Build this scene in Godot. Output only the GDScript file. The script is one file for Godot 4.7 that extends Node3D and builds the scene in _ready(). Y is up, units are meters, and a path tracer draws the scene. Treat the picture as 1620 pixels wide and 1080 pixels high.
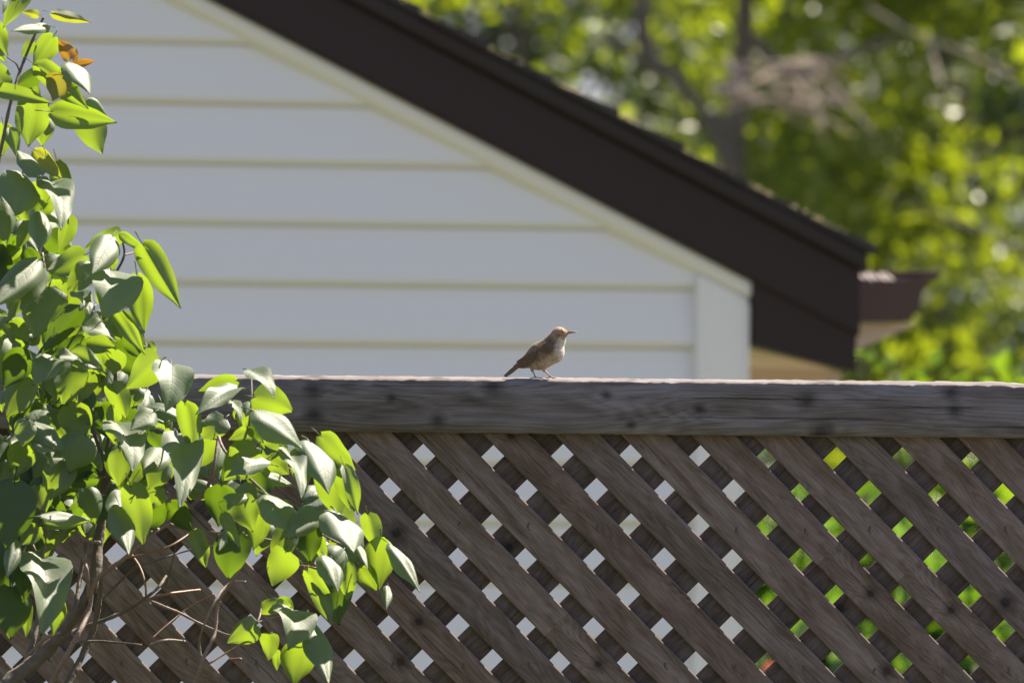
extends Node3D
# A wren on a weathered lattice fence, a white clapboard gable behind it, sunlit trees beyond, a lilac in front.
# y up, metres. The camera stands 14 m in front of the fence (z = 0) with a long lens.

const CAM := Vector3(0, 1.80, 14)
const K := 5.142857e-5            # width of one photograph pixel at a distance of one metre
const ROLL := 0.0093
var used := {}
var rng := RandomNumberGenerator.new()
var M := {}

# ---------------------------------------------------------------- helpers
func lin(r: float, g: float, b: float) -> Color:
	return Color(r, g, b).linear_to_srgb()

func mat(c: Color, rough := 0.7, spec := 0.5) -> StandardMaterial3D:
	var m := StandardMaterial3D.new()
	m.albedo_color = c
	m.roughness = rough
	m.metallic_specular = spec
	return m

func numbered(called: String, where: Node) -> String:
	var key := str(where.get_instance_id()) + called
	var n: int = used.get(key, 0)
	used[key] = n + 1
	return called if n == 0 else "%s_%03d" % [called, n]

func part(called: String, mesh: Mesh, m: Material, parent: Node) -> MeshInstance3D:
	var o := MeshInstance3D.new()
	o.mesh = mesh
	o.material_override = m
	o.name = numbered(called, parent)
	parent.add_child(o, true)
	return o

func obj(called: String, st: SurfaceTool, m: Material, parent: Node) -> MeshInstance3D:
	st.generate_normals()
	return part(called, st.commit(), m, parent)

func thing(called: String, label: String, category: String, at := Vector3.ZERO, turn := 0.0, group := "") -> Node3D:
	var o := Node3D.new()
	o.name = numbered(called, self)
	add_child(o, true)
	o.position = at
	o.rotation.y = turn
	o.set_meta("label", label)
	o.set_meta("category", category)
	if group != "":
		o.set_meta("group", group)
	return o

func begin(flat := true) -> SurfaceTool:
	var st := SurfaceTool.new()
	st.begin(Mesh.PRIMITIVE_TRIANGLES)
	st.set_smooth_group(-1 if flat else 0)
	return st

# corners run counter-clockwise as seen from outside
func tri(st: SurfaceTool, a: Vector3, b: Vector3, c: Vector3) -> void:
	st.add_vertex(a); st.add_vertex(c); st.add_vertex(b)

func quad(st: SurfaceTool, a: Vector3, b: Vector3, c: Vector3, d: Vector3) -> void:
	tri(st, a, b, c); tri(st, a, c, d)

func quad_uv(st: SurfaceTool, p: Array, t: Array) -> void:
	for i in [0, 2, 1, 0, 3, 2]:
		st.set_uv(t[i]); st.add_vertex(p[i])

func box(st: SurfaceTool, lo: Vector3, hi: Vector3) -> void:
	var v := func(i: int) -> Vector3: return Vector3(hi.x if i & 1 else lo.x, hi.y if i & 2 else lo.y, hi.z if i & 4 else lo.z)
	for f in [[4, 5, 7, 6], [1, 0, 2, 3], [5, 1, 3, 7], [0, 4, 6, 2], [6, 7, 3, 2], [0, 1, 5, 4]]:
		quad(st, v.call(f[0]), v.call(f[1]), v.call(f[2]), v.call(f[3]))

# a polygon (counter-clockwise, x right and y up) given thickness from z0 (back) to z1 (front)
func prism(st: SurfaceTool, poly: PackedVector2Array, z0: float, z1: float) -> void:
	var t := Geometry2D.triangulate_polygon(poly)
	for i in range(0, t.size(), 3):
		var a := poly[t[i]]; var b := poly[t[i + 1]]; var c := poly[t[i + 2]]
		if (b - a).cross(c - a) < 0:
			var s := b
			b = c
			c = s
		tri(st, Vector3(a.x, a.y, z1), Vector3(b.x, b.y, z1), Vector3(c.x, c.y, z1))
		tri(st, Vector3(a.x, a.y, z0), Vector3(c.x, c.y, z0), Vector3(b.x, b.y, z0))
	for i in poly.size():
		var a := poly[i]; var b := poly[(i + 1) % poly.size()]
		quad(st, Vector3(b.x, b.y, z1), Vector3(a.x, a.y, z1), Vector3(a.x, a.y, z0), Vector3(b.x, b.y, z0))

# a closed section (z = how far it stands out, y) swept straight from p to q, which are offsets added to it
func sweep(st: SurfaceTool, section: PackedVector2Array, p: Vector3, q: Vector3) -> void:
	var n := section.size()
	var at := func(i: int, o: Vector3) -> Vector3: return o + Vector3(0, section[i % n].y, section[i % n].x)
	for i in n:
		quad(st, at.call(i, p), at.call(i, q), at.call(i + 1, q), at.call(i + 1, p))
	var t := Geometry2D.triangulate_polygon(section)
	for i in range(0, t.size(), 3):
		for e in [[p, 1.0], [q, -1.0]]:
			var a: Vector3 = at.call(t[i], e[0])
			var b: Vector3 = at.call(t[i + 1], e[0])
			var c: Vector3 = at.call(t[i + 2], e[0])
			var out: float = (b - a).cross(c - a).x * e[1]
			if out < 0: tri(st, a, b, c)
			else: tri(st, a, c, b)

# a tapered tube through points with radii
func tube(st: SurfaceTool, pts: Array, radii: Array, sides := 7) -> void:
	var rings := []
	var side := Vector3.ZERO
	for i in pts.size():
		var dir: Vector3 = (pts[mini(i + 1, pts.size() - 1)] - pts[maxi(i - 1, 0)]).normalized()
		if side == Vector3.ZERO:
			side = dir.cross(Vector3(0.31, 0.2, 0.93)).normalized()
		side = (side - dir * side.dot(dir)).normalized()
		var up := dir.cross(side)
		var ring := []
		for k in sides:
			var a := TAU * k / sides
			ring.append(pts[i] + (side * cos(a) + up * sin(a)) * radii[i])
		rings.append(ring)
	for i in pts.size() - 1:
		for k in sides:
			var j := (k + 1) % sides
			quad(st, rings[i][k], rings[i][j], rings[i + 1][j], rings[i + 1][k])
	for k in range(1, sides - 1):
		tri(st, rings[0][0], rings[0][k + 1], rings[0][k])
		tri(st, rings[-1][0], rings[-1][k], rings[-1][k + 1])

# smooths a line of points
func bend(pts: Array, steps := 4) -> Array:
	var c := Curve3D.new()
	for i in pts.size():
		var d: Vector3 = (pts[mini(i + 1, pts.size() - 1)] - pts[maxi(i - 1, 0)]) / 6.0
		c.add_point(pts[i], -d, d)
	var out := []
	for i in pts.size() - 1:
		for k in steps:
			out.append(c.sample(i, float(k) / steps))
	out.append(pts[-1])
	return out

func taper(n: int, a: float, b: float) -> Array:
	var r := []
	for i in n:
		r.append(lerpf(a, b, float(i) / maxf(n - 1, 1)))
	return r

# the point at a depth z that the photograph's pixel (x, y) shows; used to survey where things stand
func survey(x: float, y: float, z: float) -> Vector3:
	var a := (x - 810) * K
	var b := (540 - y) * K
	return CAM + Vector3(a * cos(ROLL) - b * sin(ROLL), a * sin(ROLL) + b * cos(ROLL), -1) * (CAM.z - z)

func noise(s: int, f: float, octaves := 3) -> FastNoiseLite:
	var n := FastNoiseLite.new()
	n.seed = s
	n.frequency = f
	n.noise_type = FastNoiseLite.TYPE_SIMPLEX_SMOOTH
	n.fractal_octaves = octaves
	return n

func to_tex(im: Image) -> ImageTexture:
	return ImageTexture.create_from_image(im)

# ---------------------------------------------------------------- wood
# rows of boards, each row one board: grain along x, knots (row, u, v, radius in v) and checks
func wood(w: int, h: int, rows: int, s: int, knots: Array, dark: float, ring := 10.0, cracks := 5, aspect := 7.0) -> Array:
	var im := Image.create(w, h, false, Image.FORMAT_RGB8)
	var hm := Image.create(w, h, false, Image.FORMAT_RGB8)
	var big := noise(s, 0.9, 3)
	var fine := noise(s + 1, 1.0, 3)
	var blot := noise(s + 2, 1.0, 3)
	var rh := h / rows
	var g := RandomNumberGenerator.new()
	g.seed = s
	for row in rows:
		var slope := g.randf_range(-0.5, 0.5)
		var rings := ring * g.randf_range(0.6, 1.4)
		var mine := []
		for kn in knots:
			if int(kn[0]) == row:
				mine.append(kn)
		var splits := []
		for c in cracks:
			splits.append([g.randf(), g.randf_range(0.12, 0.9), g.randf_range(0.04, 0.16), g.randf_range(-0.6, 0.6)])
		for y in rh:
			var v := (y + 0.5) / rh
			for x in w:
				var u := (x + 0.5) / w
				var warp := big.get_noise_3d(u * 3.0, v * 0.8, row * 7.3) * 1.1 + slope * u
				var knot := 0.0
				var rim := 0.0
				for kn in mine:
					var du: float = (u - kn[1]) * aspect
					var dv: float = v - kn[2]
					var d: float = sqrt(du * du * 0.8 + dv * dv) / kn[3]
					knot = maxf(knot, smoothstep(1.25, 0.6, d))
					rim = maxf(rim, smoothstep(3.2, 0.8, d))
					var pull: float = exp(-(du * du) / (kn[3] * kn[3] * 14.0))
					warp += signf(dv) * pull * kn[3] * 1.6 * exp(-absf(dv) / (kn[3] * 2.5))
				var r := (v + warp) * rings
				var band := pow(absf(sin(r * 3.14159 + big.get_noise_3d(u * 9, v * 6, row + 40.0) * 1.4)), 1.6)
				var fib := fine.get_noise_3d(u * 9.0, v * 30.0 + warp * 8.0, row * 3.1)
				var fib2 := fine.get_noise_3d(u * 55.0, v * 70.0, row * 5.7)
				var b := blot.get_noise_3d(u * 6.0, v * 1.8, row * 11.0)
				var b2 := blot.get_noise_3d(u * 22.0 + 50.0, v * 3.5, row * 4.0)
				var t := 0.80 + band * 0.10 + fib * 0.13 + fib2 * 0.07 + b * 0.17 + b2 * 0.10
				var depth := 0.5 + band * 0.2 + fib * 0.35 + fib2 * 0.2
				for c in splits:
					var along: float = absf(u - c[0]) / c[2]
					if along < 1.0:
						var off: float = absf(v - c[1] - c[3] * (u - c[0]) * 0.4 - fib * 0.02)
						var cut: float = smoothstep(0.028 * (1.0 - along), 0.0, off)
						t -= cut * 0.28
						depth -= cut * 0.6
				t *= 1.0 - rim * 0.22
				t *= 1.0 - knot * dark
				t = clampf(t, 0.08, 1.0)
				var cool := clampf(0.5 + b * 0.9 + b2 * 0.4, 0.0, 1.0)
				var c := Color(t, t * lerpf(0.955, 0.985, cool), t * lerpf(0.90, 1.0, cool))
				im.set_pixel(x, row * rh + y, c)
				depth = clampf(depth - knot * 0.2, 0.0, 1.0)
				hm.set_pixel(x, row * rh + y, Color(depth, depth, depth))
	return [to_tex(im), to_tex(hm)]

func wood_mat(c: Color, maps: Array, relief: float) -> StandardMaterial3D:
	var m := mat(c, 0.82, 0.35)
	m.albedo_texture = maps[0]
	m.heightmap_enabled = true
	m.heightmap_texture = maps[1]
	m.heightmap_scale = relief
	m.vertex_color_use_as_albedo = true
	return m

# mottled colour for a surface, laid on in world space
func mottled(a: Color, b: Color, s: int, f: float, tile: float, rough: float, relief := 0.0) -> StandardMaterial3D:
	var n := noise(s, f, 5)
	var im := Image.create(256, 256, false, Image.FORMAT_RGB8)
	var hm := Image.create(256, 256, false, Image.FORMAT_RGB8)
	for y in 256:
		for x in 256:
			# a ring in four dimensions is not at hand: blend the two sides so that the tile repeats
			var fx := x / 256.0
			var v := lerpf(n.get_noise_2d(x, y), n.get_noise_2d(x - 256, y), fx)
			var w := lerpf(n.get_noise_2d(x, y - 256), n.get_noise_2d(x - 256, y - 256), fx)
			var t := clampf(0.5 + 0.9 * lerpf(v, w, y / 256.0), 0.0, 1.0)
			im.set_pixel(x, y, a.lerp(b, t))
			hm.set_pixel(x, y, Color(t, t, t))
	var m := mat(Color.WHITE, rough)
	m.albedo_texture = to_tex(im)
	m.uv1_triplanar = true
	m.uv1_scale = Vector3.ONE / tile
	if relief > 0.0:
		m.heightmap_enabled = true
		m.heightmap_texture = to_tex(hm)
		m.heightmap_scale = relief
	return m

# ---------------------------------------------------------------- start
func _ready() -> void:
	rng.seed = 11
	var cam := Camera3D.new()
	cam.name = "camera"
	add_child(cam)
	cam.position = CAM
	cam.rotation.z = ROLL
	var lens := CameraAttributesPhysical.new()
	lens.frustum_focal_length = 24.0 / (1080.0 * K)
	lens.frustum_focus_distance = 13.95
	lens.exposure_aperture = 14.5
	lens.frustum_near = 0.5
	lens.frustum_far = 600.0
	cam.attributes = lens
	cam.current = true

	var sky_m := ProceduralSkyMaterial.new()
	sky_m.sky_top_color = Color(0.50, 0.57, 0.76)
	sky_m.sky_horizon_color = Color(0.84, 0.84, 0.87)
	sky_m.sky_curve = 0.16
	sky_m.sky_energy_multiplier = 0.66
	sky_m.ground_bottom_color = Color(0.20, 0.24, 0.14)
	sky_m.ground_horizon_color = Color(0.45, 0.50, 0.48)
	var env := Environment.new()
	env.background_mode = Environment.BG_SKY
	env.sky = Sky.new()
	env.sky.sky_material = sky_m
	env.tonemap_mode = Environment.TONE_MAPPER_LINEAR
	env.tonemap_exposure = 3.25
	env.sdfgi_enabled = true
	env.ssao_enabled = true
	env.ssil_enabled = true
	var we := WorldEnvironment.new()
	we.name = "environment"
	we.environment = env
	add_child(we)

	var sun := DirectionalLight3D.new()
	sun.name = "sun"
	add_child(sun)
	var to_sun := Vector3(0.46, 0.76, -0.46).normalized()
	sun.look_at_from_position(to_sun * 50, Vector3.ZERO, Vector3.UP)
	sun.light_energy = 1.6
	sun.light_color = Color(1.0, 0.95, 0.87)
	sun.light_angular_distance = 0.53
	sun.shadow_enabled = true

	materials()
	ground()
	house()
	trees()
	garden()
	fence()
	lilac()
	wren()

func materials() -> void:
	M.white = mat(lin(0.80, 0.795, 0.775), 0.42, 0.45)
	M.trim = mat(lin(0.84, 0.82, 0.77), 0.4, 0.45)
	M.brown = mat(lin(0.0245, 0.0120, 0.0112), 0.5, 0.4)
	M.cap = mat(lin(0.0250, 0.0160, 0.0152), 0.5, 0.4)
	M.gutter = mat(lin(0.060, 0.026, 0.018), 0.42, 0.5)
	M.added_strip = mat(lin(0.30, 0.25, 0.23), 0.5, 0.5)
	M.tan = mat(lin(0.60, 0.46, 0.335), 0.7, 0.3)
	M.shingle = mottled(lin(0.030, 0.027, 0.025), lin(0.075, 0.066, 0.058), 5, 0.09, 0.25, 0.95, 0.15)
	M.moss = leaf_mat(lin(0.17, 0.15, 0.09), lin(0.32, 0.28, 0.17), 0.95)
	M.grass = mottled(lin(0.050, 0.060, 0.020), lin(0.115, 0.112, 0.052), 8, 0.05, 3.0, 0.95)
	M.bark = mottled(lin(0.075, 0.060, 0.048), lin(0.17, 0.145, 0.12), 13, 0.06, 0.3, 0.9, 0.4)
	M.pale_bark = mottled(lin(0.27, 0.215, 0.185), lin(0.42, 0.345, 0.31), 15, 0.05, 0.12, 0.85, 0.1)
	M.twig = mottled(lin(0.13, 0.09, 0.075), lin(0.27, 0.205, 0.18), 14, 0.05, 0.06, 0.7, 0.05)
	M.red_twig = mottled(lin(0.16, 0.08, 0.05), lin(0.26, 0.15, 0.10), 16, 0.05, 0.06, 0.55, 0.03)
	M.metal = mat(lin(0.05, 0.045, 0.045), 0.5, 0.5)

# ---------------------------------------------------------------- ground
func ground() -> void:
	var st := begin()
	var n := 12
	for i in n:
		for j in n:
			var a := Vector3(-400 + 800.0 * i / n, 0, -500 + 800.0 * j / n)
			var d := 800.0 / n
			quad(st, a + Vector3(0, 0, d), a + Vector3(d, 0, d), a + Vector3(d, 0, 0), a)
	var g := obj("ground", st, M.grass, self)
	g.set_meta("kind", "structure")
	g.set_meta("label", "lawn running under the fence and the house")
	g.set_meta("category", "ground")

# ---------------------------------------------------------------- house
const PITCH := 0.45
const RIDGE := -3.0
const WIDE := 6.0                 # from eave line to eave line, mirrored about the ridge

func under(dy: float, u: float) -> float:   # a line parallel to the roof
	return dy - PITCH * (RIDGE + absf(u - RIDGE))

func house() -> void:
	var h := thing("house", "white clapboard house gable with dark brown roof edge behind the fence", "house", Vector3(0, 0, -7), deg_to_rad(26))
	# the body, a little behind the boards
	var st := begin()
	prism(st, PackedVector2Array([Vector2(-6.43, 0), Vector2(0.43, 0), Vector2(0.43, under(2.09, 0.43)), Vector2(RIDGE, under(2.09, RIDGE)), Vector2(-6.43, under(2.09, -6.43))]), -7.0, -0.016)
	obj("wall", st, M.white, h)
	# clapboards: each leans out towards its lower edge, which curls under
	var prof := [[0.1014, -0.0125], [0.075, -0.0085], [0.045, -0.004], [0.0130, 0.0010], [0.0108, 0.0008], [0.0090, -0.0008], [0.0056, -0.0050], [0.0026, -0.0105], [0.0, -0.0165]]
	for i in range(-17, 16):
		var y0 := 1.7885 + 0.1014 * i
		if y0 > under(2.085, RIDGE) - 0.12:
			break
		st = begin(false)
		for p in prof.size() - 1:
			var e := []
			for q in [prof[p], prof[p + 1]]:
				var y: float = y0 + q[0]
				var right := minf(0.357, (2.092 - y) / PITCH)
				var left := 2.0 * RIDGE - right
				e.append(Vector3(left, y, q[1])); e.append(Vector3(right, y, q[1]))
			for s in 10:
				var f := s / 10.0
				var g := (s + 1) / 10.0
				quad(st, e[2].lerp(e[3], f), e[2].lerp(e[3], g), e[0].lerp(e[1], g), e[0].lerp(e[1], f))
		obj("siding_board", st, M.white, h)
	# trim under the rake, both slopes
	var trim := PackedVector2Array([Vector2(-0.014, 0), Vector2(0.011, 0), Vector2(0.014, -0.002), Vector2(0.0145, -0.019), Vector2(0.011, -0.025), Vector2(0.004, -0.031), Vector2(-0.004, -0.034), Vector2(-0.014, -0.034)])
	rake("rake_trim", trim, 2.110, 0.4661, M.trim, h)
	# corner boards
	for s in [1, -1]:
		st = begin()
		var poly := PackedVector2Array([Vector2(0.3515, 0.02), Vector2(0.4485, 0.02), Vector2(0.4485, under(2.0765, 0.4485)), Vector2(0.3515, under(2.0765, 0.3515))])
		if s < 0:
			for k in 4: poly[k].x = 2.0 * RIDGE - poly[k].x
			poly.reverse()
		prism(st, poly, -0.09, 0.010)
		var cb := obj("corner_board", st, M.trim, h)
		st = begin()
		var x0 := 0.3515 if s > 0 else 2.0 * RIDGE - 0.3515
		box(st, Vector3(x0 - 0.002, 0.02, -0.012), Vector3(x0 + 0.008, under(2.066, 0.3515), 0.0135))
		box(st, Vector3(x0 + s * 0.0935 - 0.003, 0.02, -0.012), Vector3(x0 + s * 0.0935 + 0.0045, under(2.07, 0.4485), 0.0135))
		obj("bead", st, M.trim, cb)
	# brown rake board, its cap and the groove between them
	rake("rake_board", PackedVector2Array([Vector2(-0.03, 0.113), Vector2(0.030, 0.113), Vector2(0.030, 0.003), Vector2(0.027, 0.0), Vector2(-0.03, 0.0)]), 2.110, 0.655, M.brown, h, 0.006)
	rake("rake_cap", PackedVector2Array([Vector2(-0.03, 0.032), Vector2(0.040, 0.032), Vector2(0.043, 0.029), Vector2(0.043, 0.004), Vector2(0.040, 0.0), Vector2(-0.03, 0.0)]), 2.226, 0.662, M.cap, h)
	# the boxed end of the eave
	st = begin()
	prism(st, PackedVector2Array([Vector2(0.452, 1.7975), Vector2(0.6505, 1.7535), Vector2(0.654, 1.840), Vector2(0.452, 1.930)]), -0.03, 0.0225)
	obj("eave_return", st, M.brown, h)
	# sloping soffit of boards, and the strip along its outer edge
	var last := 12
	for i in last + 1:
		st = begin()
		var w0 := -0.032 - 0.085 * i
		var w1 := w0 - 0.0825 if i < last else -7.0
		var a := Vector3(0.43, 1.802, 0)
		var b := Vector3(0.6325, 1.7585, 0)
		var up := Vector3(0, 0.012, 0)
		var f := Vector3(0, 0, w0)
		var k := Vector3(0, 0, w1)
		quad(st, a + k, b + k, b + f, a + f)
		quad(st, a + f, b + f, b + f + up, a + f + up)
		quad(st, b + k, a + k, a + k + up, b + k + up)
		quad(st, a + f + up, b + f + up, b + k + up, a + k + up)
		obj("soffit_board", st, M.tan, h)
	st = begin()
	box(st, Vector3(0.633, 1.733, -7.0), Vector3(0.650, 1.790, -0.0325))
	obj("eave_strip", st, M.tan, h)
	st = begin()
	prism(st, PackedVector2Array([Vector2(0.6515, 1.786), Vector2(0.7, 1.7925), Vector2(0.8154, 1.8385), Vector2(0.6515, 1.8385)]), -0.09, -0.055)
	obj("rafter_tail", st, M.tan, h)
	# roof deck, both slopes
	for s in [1, -1]:
		st = begin()
		var poly := PackedVector2Array([Vector2(RIDGE, under(2.15, RIDGE)), Vector2(0.66, under(2.15, 0.66)), Vector2(0.66, under(2.2565, 0.66)), Vector2(RIDGE, under(2.2565, RIDGE))])
		if s < 0:
			for k in 4: poly[k].x = 2.0 * RIDGE - poly[k].x
			poly.reverse()
		prism(st, poly, -7.1, -0.031)
		obj("roof_deck", st, M.cap, h)
	# shingles, course by course up from the eave
	var slope := Vector2(1, -PITCH).normalized()
	var n := 0
	for s in [1, -1]:
		var u := 0.675
		n = 0
		while u > RIDGE + 0.02:
			st = begin()
			var len := 0.137
			var lo := Vector2(u, under(2.2595, u))
			var hi := lo - slope * len
			if hi.x < RIDGE:
				hi = Vector2(RIDGE, under(2.2595, RIDGE))
			var thick := 0.016 + rng.randf_range(-0.002, 0.004)
			var front := 0.052 + rng.randf_range(-0.006, 0.006)
			var poly := PackedVector2Array([hi, lo, lo + Vector2(0, thick), hi + Vector2(0, 0.005)])
			if s < 0:
				for k in 4: poly[k].x = 2.0 * RIDGE - poly[k].x
				poly.reverse()
			prism(st, poly, -7.15, front)
			obj("shingle_course", st, M.shingle, h)
			u = hi.x
			n += 1
	# moss and grit along the roof's edge
	var tuft := begin()
	for i in 6:
		var a := TAU * i / 6
		var d := Vector3(cos(a) * 0.6, 0.25 + 0.5 * (i % 3), sin(a) * 0.6)
		tri(tuft, Vector3(cos(a + 1.6), 0, sin(a + 1.6)) * 0.35, Vector3(cos(a - 1.6), 0, sin(a - 1.6)) * 0.35, d)
	tuft.generate_normals()
	var mm := MultiMesh.new()
	mm.transform_format = MultiMesh.TRANSFORM_3D
	mm.mesh = tuft.commit()
	mm.instance_count = 3200
	var patch := noise(4, 2.2, 2)
	for i in 3200:
		var u := rng.randf_range(-0.75, 0.67)
		var w := 0.05 - absf(rng.randfn(0, 0.10))
		var k := maxf(0.0, 0.5 + 1.2 * patch.get_noise_2d(u * 3, w * 2))
		var size := rng.randf_range(0.004, 0.010) * (0.5 + 0.7 * k)
		mm.set_instance_transform(i, Transform3D(Basis.from_euler(Vector3(0, rng.randf() * TAU, 0)).scaled(Vector3(size, size * 0.8, size)), Vector3(u, under(2.268, u) + rng.randf_range(-0.002, 0.0025), w)))
	var mi := MultiMeshInstance3D.new()
	mi.multimesh = mm
	mi.material_override = M.moss
	mi.name = "moss"
	mi.set_meta("kind", "stuff")
	h.add_child(mi)
	# gutter along the eave, open at the top
	var g := PackedVector2Array([Vector2(0.684, 1.926), Vector2(0.684, 1.8425), Vector2(0.7831, 1.8425), Vector2(0.7985, 1.8604), Vector2(0.8085, 1.8885), Vector2(0.8135, 1.9045), Vector2(0.822, 1.9155), Vector2(0.842, 1.9205), Vector2(0.8415, 1.9285), Vector2(0.834, 1.9275)])
	st = begin()
	for i in g.size() - 1:
		var d := (g[i + 1] - g[i]).orthogonal().normalized() * 0.0012
		prism(st, PackedVector2Array([g[i] - d, g[i + 1] - d, g[i + 1] + d, g[i] + d]), -7.1, -0.034)
	var gu := obj("gutter", st, M.gutter, h)
	st = begin()
	prism(st, PackedVector2Array([Vector2(0.682, 1.9135), Vector2(0.682, 1.8405), Vector2(0.784, 1.8405), Vector2(0.800, 1.860), Vector2(0.810, 1.888), Vector2(0.815, 1.903), Vector2(0.823, 1.9105), Vector2(0.843, 1.9185), Vector2(0.844, 1.9300), Vector2(0.803, 1.9180), Vector2(0.745, 1.9125)]), -0.0335, -0.030)
	obj("end_cap", st, M.gutter, gu)
	st = begin()  # pale strip added and tilted to the sun for a bright gutter streak
	for i in 9:
		var x := 0.690 + i * 0.0088
		var y := 1.918 + 0.003 * sin(i * 2.1)
		quad(st, Vector3(x, y - 0.005, -0.045), Vector3(x + 0.0095, y - 0.005, -0.047), Vector3(x + 0.0095, y + 0.006, -0.075 - 0.01 * (i % 3)), Vector3(x, y + 0.006, -0.07))
	obj("added_bright_strip", st, M.added_strip, gu)

func rake(called: String, section: PackedVector2Array, dy: float, u1: float, m: Material, h: Node3D, slant := 0.0) -> void:
	for s in [1, -1]:
		var st := begin()
		var e := u1 if s > 0 else 2.0 * RIDGE - u1
		var p := Vector3(RIDGE, under(dy, RIDGE), 0)
		var q := Vector3(e, under(dy, e), 0)
		if s > 0: sweep(st, section, p, q)
		else: sweep(st, section, q, p)
		obj(called, st, m, h)

# ---------------------------------------------------------------- trees
# a sprig: a thin twig with leaves left and right
func sprig(s: int, leaf: float, count: int) -> ArrayMesh:
	var g := RandomNumberGenerator.new()
	g.seed = s
	var st := begin(true)
	var long := leaf * count * 0.26
	tube(st, [Vector3.ZERO, Vector3(0.02 * long, long * 0.5, 0), Vector3(0.0, long, 0.05 * long)], [leaf * 0.03, leaf * 0.022, leaf * 0.01], 3)
	for i in count:
		var at := Vector3(0, long * (0.15 + 0.85 * i / (count - 1.0)), 0)
		var a := PI * i + g.randf_range(-0.8, 0.8)
		var dir := Vector3(cos(a), g.randf_range(-0.2, 0.8), sin(a)).normalized()
		var size := leaf * g.randf_range(0.7, 1.15)
		var side := dir.cross(Vector3(g.randf_range(-0.5, 0.5), 1, g.randf_range(-0.5, 0.5))).normalized() * size * 0.30
		var lift := dir.cross(side).normalized() * size * 0.07
		if lift.y < 0: lift = -lift
		var b := at + dir * size * 0.15
		var mid := at + dir * size * 0.55
		var tip := at + dir * size * 1.05 - Vector3(0, size * 0.18, 0)
		tri(st, b, mid + side + lift, tip)
		tri(st, b, tip, mid - side + lift)
	st.generate_normals()
	return st.commit()

func leaf_mat(c: Color, back: Color, rough := 0.4) -> StandardMaterial3D:
	var m := mat(c, rough, 0.5)
	m.backlight_enabled = true
	m.backlight = back
	return m

# clumps: [centre, spread] ; each clump is given sprigs
func foliage(tree: Node3D, mesh: Mesh, m: Material, clumps: Array, per: int, size_lo: float, size_hi: float) -> void:
	var mm := MultiMesh.new()
	mm.transform_format = MultiMesh.TRANSFORM_3D
	mm.mesh = mesh
	mm.instance_count = clumps.size() * per
	var i := 0
	for c in clumps:
		for k in per:
			var d := Vector3(rng.randfn(0, 1), rng.randfn(0, 0.7), rng.randfn(0, 1)) * float(c[1])
			var out := (d + Vector3(rng.randfn(0, 0.3), rng.randfn(0, 0.25), rng.randfn(0, 0.3))).normalized()
			var y := (out + Vector3(0, rng.randf_range(-0.9, 0.3), 0)).normalized()
			var x := y.cross(Vector3(rng.randfn(), rng.randfn(), rng.randfn())).normalized()
			var s := rng.randf_range(size_lo, size_hi)
			mm.set_instance_transform(i, Transform3D(Basis(x, y, x.cross(y)).scaled(Vector3.ONE * s), Vector3(c[0]) + d))
			i += 1
	var mi := MultiMeshInstance3D.new()
	mi.multimesh = mm
	mi.material_override = m
	mi.name = numbered("foliage", tree)
	mi.set_meta("kind", "stuff")
	tree.add_child(mi, true)

func limb(tree: Node3D, called: String, pts: Array, a: float, b: float, m: Material, sides := 7) -> void:
	var st := begin(false)
	var p := bend(pts)
	tube(st, p, taper(p.size(), a, b), sides)
	obj(called, st, m, tree)

func make_tree(label: String, at: Vector3, tall: float, trunk: float, lean: Vector3, wide: float, low: float, n: int, per: int, mesh: Mesh, m: Material, group: String, front := 9.0) -> Node3D:
	var t := thing("tree", label, "tree", at, 0.0, group)
	var top := Vector3(lean.x, tall * 0.8, lean.z)
	limb(t, "trunk", [Vector3(0, -0.05, 0), Vector3(lean.x * 0.1, tall * 0.2, lean.z * 0.1), Vector3(lean.x * 0.5 + 0.1, tall * 0.5, lean.z * 0.5), top], trunk, trunk * 0.35, M.bark, 9)
	var clumps := []
	for i in n:
		var y := low + (tall - low) * pow(rng.randf(), 0.9)
		var f := (y - low) / (tall - low)
		var r := wide * sqrt(clampf(1.15 - f * f, 0.05, 1.0)) * sqrt(rng.randf_range(0.08, 1.0))
		var a := rng.randf() * TAU
		var c := Vector3(lean.x * y / tall + cos(a) * r, y, lean.z * y / tall + sin(a) * r * 0.8)
		if y < 3.6: c.z = minf(c.z, front - rng.randf() * 0.5)
		clumps.append([c, rng.randf_range(0.11, 0.25) * wide / 2.4])
		if i % 4 == 0:
			var root := Vector3(lean.x * 0.5, maxf(y - r * 0.45, tall * 0.14), lean.z * 0.5)
			limb(t, "branch", [root, root.lerp(c, 0.5) + Vector3(0, 0.12, 0), c], trunk * 0.30, trunk * 0.06, M.bark, 5)
	foliage(t, mesh, m, clumps, per, 0.75, 1.25)
	return t

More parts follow.
